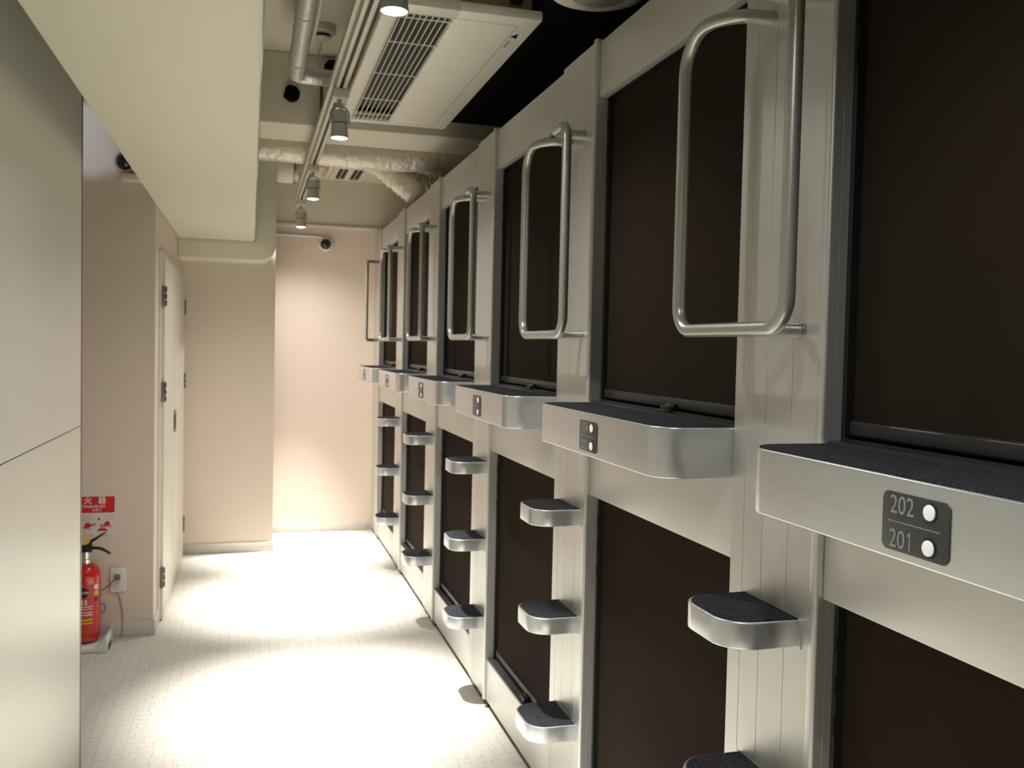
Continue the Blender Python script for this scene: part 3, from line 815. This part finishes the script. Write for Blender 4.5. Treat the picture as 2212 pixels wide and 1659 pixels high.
make('mark_line', M_CASING, lambda bm: [box_bm(bm, -0.030, -0.022, 3.20+q*0.012, 3.207+q*0.012, -0.0005, 0.001) for q in range(7)], ac)
bx('casing', M_CASING, (-0.46, 0.0, 3.02, 4.56, 0.036, 0.30), ac)
make('hanging_bracket', M_BLKPL, lambda bm: [box_bm(bm, x-0.02, x+0.02, 2.985, 3.018, 0.06, 0.10) for x in (-0.36, -0.06)], ac)
for x, y in ((-0.40, 3.1), (-0.06, 3.1), (-0.40, 4.48), (-0.06, 4.48)):
    make('hanger_rod', M_CASING, lambda bm, x=x, y=y: tube_bm(bm, [(x, y, 0.30), (x, y, 0.3795 if x < 0.05 else 0.1)], 0.006, 8), ac, True)

# ---- insulated pipe, foil wrapped
pp = thing('insulated_pipe', 'foil wrapped insulated pipe with an elbow under the high ceiling', 'pipe', (0, 0, 0))
random.seed(3)
wob = {}
def wb(i, k): return wob.setdefault((i, k), random.uniform(-0.05, 0.05))
def pipe(bm):
    p = fillet([(-0.728, 1.9, 2.645), (-0.720, 4.33, 2.645), (-0.472, 4.35, 2.645)], 0.045, 8)
    q = [p[0]]
    for a, b in zip(p, p[1:]):
        m_ = max(1, int((b-a).length/0.05))
        q += [a.lerp(b, (i+1)/m_) for i in range(m_)]
    tube_bm(bm, q, 0.037, 20, True, lambda i, k: wb(i, k)*0.6)
make('foil_wrap', M_FOIL, pipe, pp, True, angle=80)
make('tie_band', M_TRACK, lambda bm: [tube_bm(bm, [(-0.724, y, 2.645), (-0.724, y+0.012, 2.645)], 0.041, 20) for y in (2.6, 3.50, 4.10)], pp, True)
make('drain_line', M_TRACK, lambda bm: tube_bm(bm, smooth_path([(-0.672, 1.9, 2.66), (-0.672, 3.6, 2.66), (-0.675, 3.9, 2.67), (-0.690, 4.10, 2.70)], 6), 0.008, 8), pp, True)
make('pipe_hanger', M_CASING, lambda bm: [tube_bm(bm, [(-0.724, y, 2.68), (-0.724, y, 2.8995)], 0.004, 8) for y in (3.5, 4.1)], pp)

sd = thing('smoke_detector', 'round cream smoke detector on the high ceiling beside the foil pipe', 'smoke detector', (-0.598, 4.40, 2.8998)); sd.scale = (1.2, 1.2, 1.2)
make('detector_base', M_TRACK, lambda bm: lathe_bm(bm, [(0, 0), (0.050, 0), (0.052, -0.022), (0.047, -0.030), (0.036, -0.034), (0, -0.034)], 32), sd, True)
make('sensing_ring', M_BLACK, lambda bm: lathe_bm(bm, [(0, -0.0345), (0.030, -0.0345), (0.030, -0.044), (0, -0.044)], 24), sd)
make('sensor_cap', M_TRACK, lambda bm: lathe_bm(bm, [(0, -0.0445), (0.033, -0.0445), (0.034, -0.050), (0.024, -0.056), (0, -0.057)], 24), sd, True)
o = make('detector_cable', M_CABLE, lambda bm: tube_bm(bm, smooth_path([(-0.600, 4.52, 2.894), (-0.585, 4.66, 2.888), (-0.59, 4.80, 2.87), (-0.575, 4.842, 2.80), (-0.560, 4.844, 2.70), (-0.566, 4.844, 2.60)], 6), 0.0035, 6), None, True)
tag(o, 'thin brown cable from the smoke detector down the beam', 'cable')
for (x, z, lab) in ((-0.717, 2.687, 'black foam filled sleeve in the beam left of the foil pipe elbow'), (-0.517, 2.835, 'black foam filled sleeve in the beam beside the track rail')):
    random.seed(int(z*1000))
    n = 18; pts = [(x+0.040*(1+random.uniform(-.1, .1))*math.cos(2*math.pi*i/n), z+0.040*(1+random.uniform(-.1, .1))*math.sin(2*math.pi*i/n)) for i in range(n)]
    t = thing('pipe_sleeve', lab, 'pipe sleeve', (0, 0, 0), 'black sleeves in the beam')
    make('foam_plug', M_BLKCEIL, lambda bm, pts=pts: prism_bm(bm, pts, 4.812, 4.8495, 'y', 0.004), t, True)
o = bx('steel_strap', M_RUST, (-0.575, -0.563, 4.838, 4.8495, 2.56, 2.76)); tag(o, 'rusty brown steel strap on the beam face', 'strap')

# ---- ducts behind the beam
random.seed(11)
def crinkle(amp, ring=0.0):
    cache = {}
    def f(i, k):
        return cache.setdefault((i, k), random.uniform(-amp, amp)) + ring*(0.5 if i % 2 else -0.5)
    return f
d1 = thing('flexible_duct', 'smooth white flexible duct sagging behind the beam', 'duct', (0, 0, 0))
make('duct_sleeve', M_DUCT, lambda bm: tube_bm(bm, smooth_path([(-0.98, 5.62, 2.575), (-0.75, 5.60, 2.572), (-0.5, 5.58, 2.562), (-0.25, 5.56, 2.552), (0.0, 5.54, 2.556), (0.3, 5.52, 2.572), (0.7, 5.5, 2.578)], 8), 0.082, 24, True, crinkle(0.022)), d1, True, angle=80)
d2 = thing('flexible_duct', 'crinkled foil duct hanging down onto the capsule tops, far right', 'duct', (0, 0, 0))
make('duct_sleeve', M_DUCT, lambda bm: tube_bm(bm, smooth_path([(-0.23, 5.80, 2.56), (-0.13, 5.76, 2.53), (0.0, 5.74, 2.45), (0.10, 5.72, 2.40), (0.20, 5.72, 2.42), (0.32, 5.72, 2.50), (0.40, 5.72, 2.54)], 8), lambda t: 0.045+0.055*math.sin(min(1, t*1.6)*math.pi/2), 24, True, crinkle(0.05, 0.13)), d2, True, angle=80)
make('end_band', M_BLKPL, lambda bm: tube_bm(bm, [(0.315, 5.72, 2.497), (0.335, 5.72, 2.507)], 0.106, 24), d2, True, 'black band')
sp = thing('duct_spigot', 'cream round duct spigot coming out of the bulkhead side', 'duct', (-0.7525, 6.25, 2.565))
ry = Matrix.Rotation(math.pi/2, 4, 'Y')
make('collar', M_WHITE, lambda bm: lathe_bm(bm, [(0, 0), (0.088, 0), (0.088, 0.105), (0.082, 0.108), (0, 0.108)], 32, ry), sp, True)
make('clamp', M_HINGE, lambda bm: lathe_bm(bm, [(0, 0.109), (0.091, 0.109), (0.091, 0.122), (0, 0.122)], 32, ry), sp, True, 'dark clamp ring')
make('foil_sleeve', M_DUCT, lambda bm: tube_bm(bm, smooth_path([(0.123, 0, 0), (0.20, -0.06, 0.0), (0.24, -0.24, 0.0), (0.22, -0.50, 0.005)], 8), 0.080, 20, True, crinkle(0.05, 0.05)), sp, True, angle=80)

vt = thing('ceiling_vent', 'white rectangular vent with two dark slots in the rear ceiling', 'vent', (-0.235, 6.73, 2.6598))
make('vent_frame', M_TRIM, lambda bm: (box_bm(bm, -0.125, -0.085, -0.26, 0.26, -0.014, 0), box_bm(bm, -0.02, 0.02, -0.26, 0.26, -0.014, 0), box_bm(bm, 0.085, 0.125, -0.26, 0.26, -0.014, 0),
     box_bm(bm, -0.0849, 0.0849, -0.26, -0.21, -0.0138, 0), box_bm(bm, -0.0849, 0.0849, 0.21, 0.26, -0.0138, 0)), vt)
make('slot', M_BLACK, lambda bm: (box_bm(bm, -0.0848, -0.0202, -0.2095, 0.2095, -0.003, 0), box_bm(bm, 0.0202, 0.0848, -0.2095, 0.2095, -0.003, 0)), vt)
make('slot_bar', M_TRIM, lambda bm: (box_bm(bm, -0.054, -0.050, -0.2095, 0.2095, -0.012, -0.0035), box_bm(bm, 0.050, 0.054, -0.2095, 0.2095, -0.012, -0.0035)), vt)

# ---- round white hood hanging above the nearest capsules
hood = thing('round_hood', 'round white ceiling fixture cut off by the top edge', 'ceiling fixture', (0.095, 2.63, 2.485))
make('hood_shell', M_WHITE, lambda bm: lathe_bm(bm, [(0, 0.006), (0.085, 0.004), (0.100, 0.0), (0.120, 0.0), (0.150, 0.012), (0.168, 0.040), (0.160, 0.085), (0.08, 0.110), (0.03, 0.1365), (0, 0.1365)], 48), hood, True)
make('inner_disc', M_LAMPGREY, lambda bm: lathe_bm(bm, [(0, -0.001), (0.083, -0.001), (0.083, 0.005), (0, 0.005)], 40), hood, True, 'grey inner disc')

# ---- cool light falling on the top of the recess wall from a lamp in the recess
rl = thing('recess_spotlight', 'small cool white spotlight inside the recess, hidden behind the left wall', 'spotlight', (-1.86, 4.05, 2.55))
make('lamp_body', M_LAMPGREY, lambda bm: lathe_bm(bm, [(0, 0.349), (0.01, 0.349), (0.01, 0.06), (0.03, 0.055), (0.03, 0.0), (0, 0.0)], 20), rl, True)
ld = bpy.data.lights.new('spot', 'SPOT'); ld.energy = 8.0; ld.color = (0.66, 0.82, 1.0)
ld.spot_size = math.radians(32); ld.spot_blend = 0.5; ld.shadow_soft_size = 0.02
lo = bpy.data.objects.new('beam', ld); COL.objects.link(lo); lo.parent = rl
lo.location = (0.0, 0.03, -0.02)
tgt = Vector((-1.665, 4.685, 2.36)) - Vector((-1.86, 4.08, 2.53))
lo.rotation_euler = tgt.to_track_quat('-Z', 'Y').to_euler()
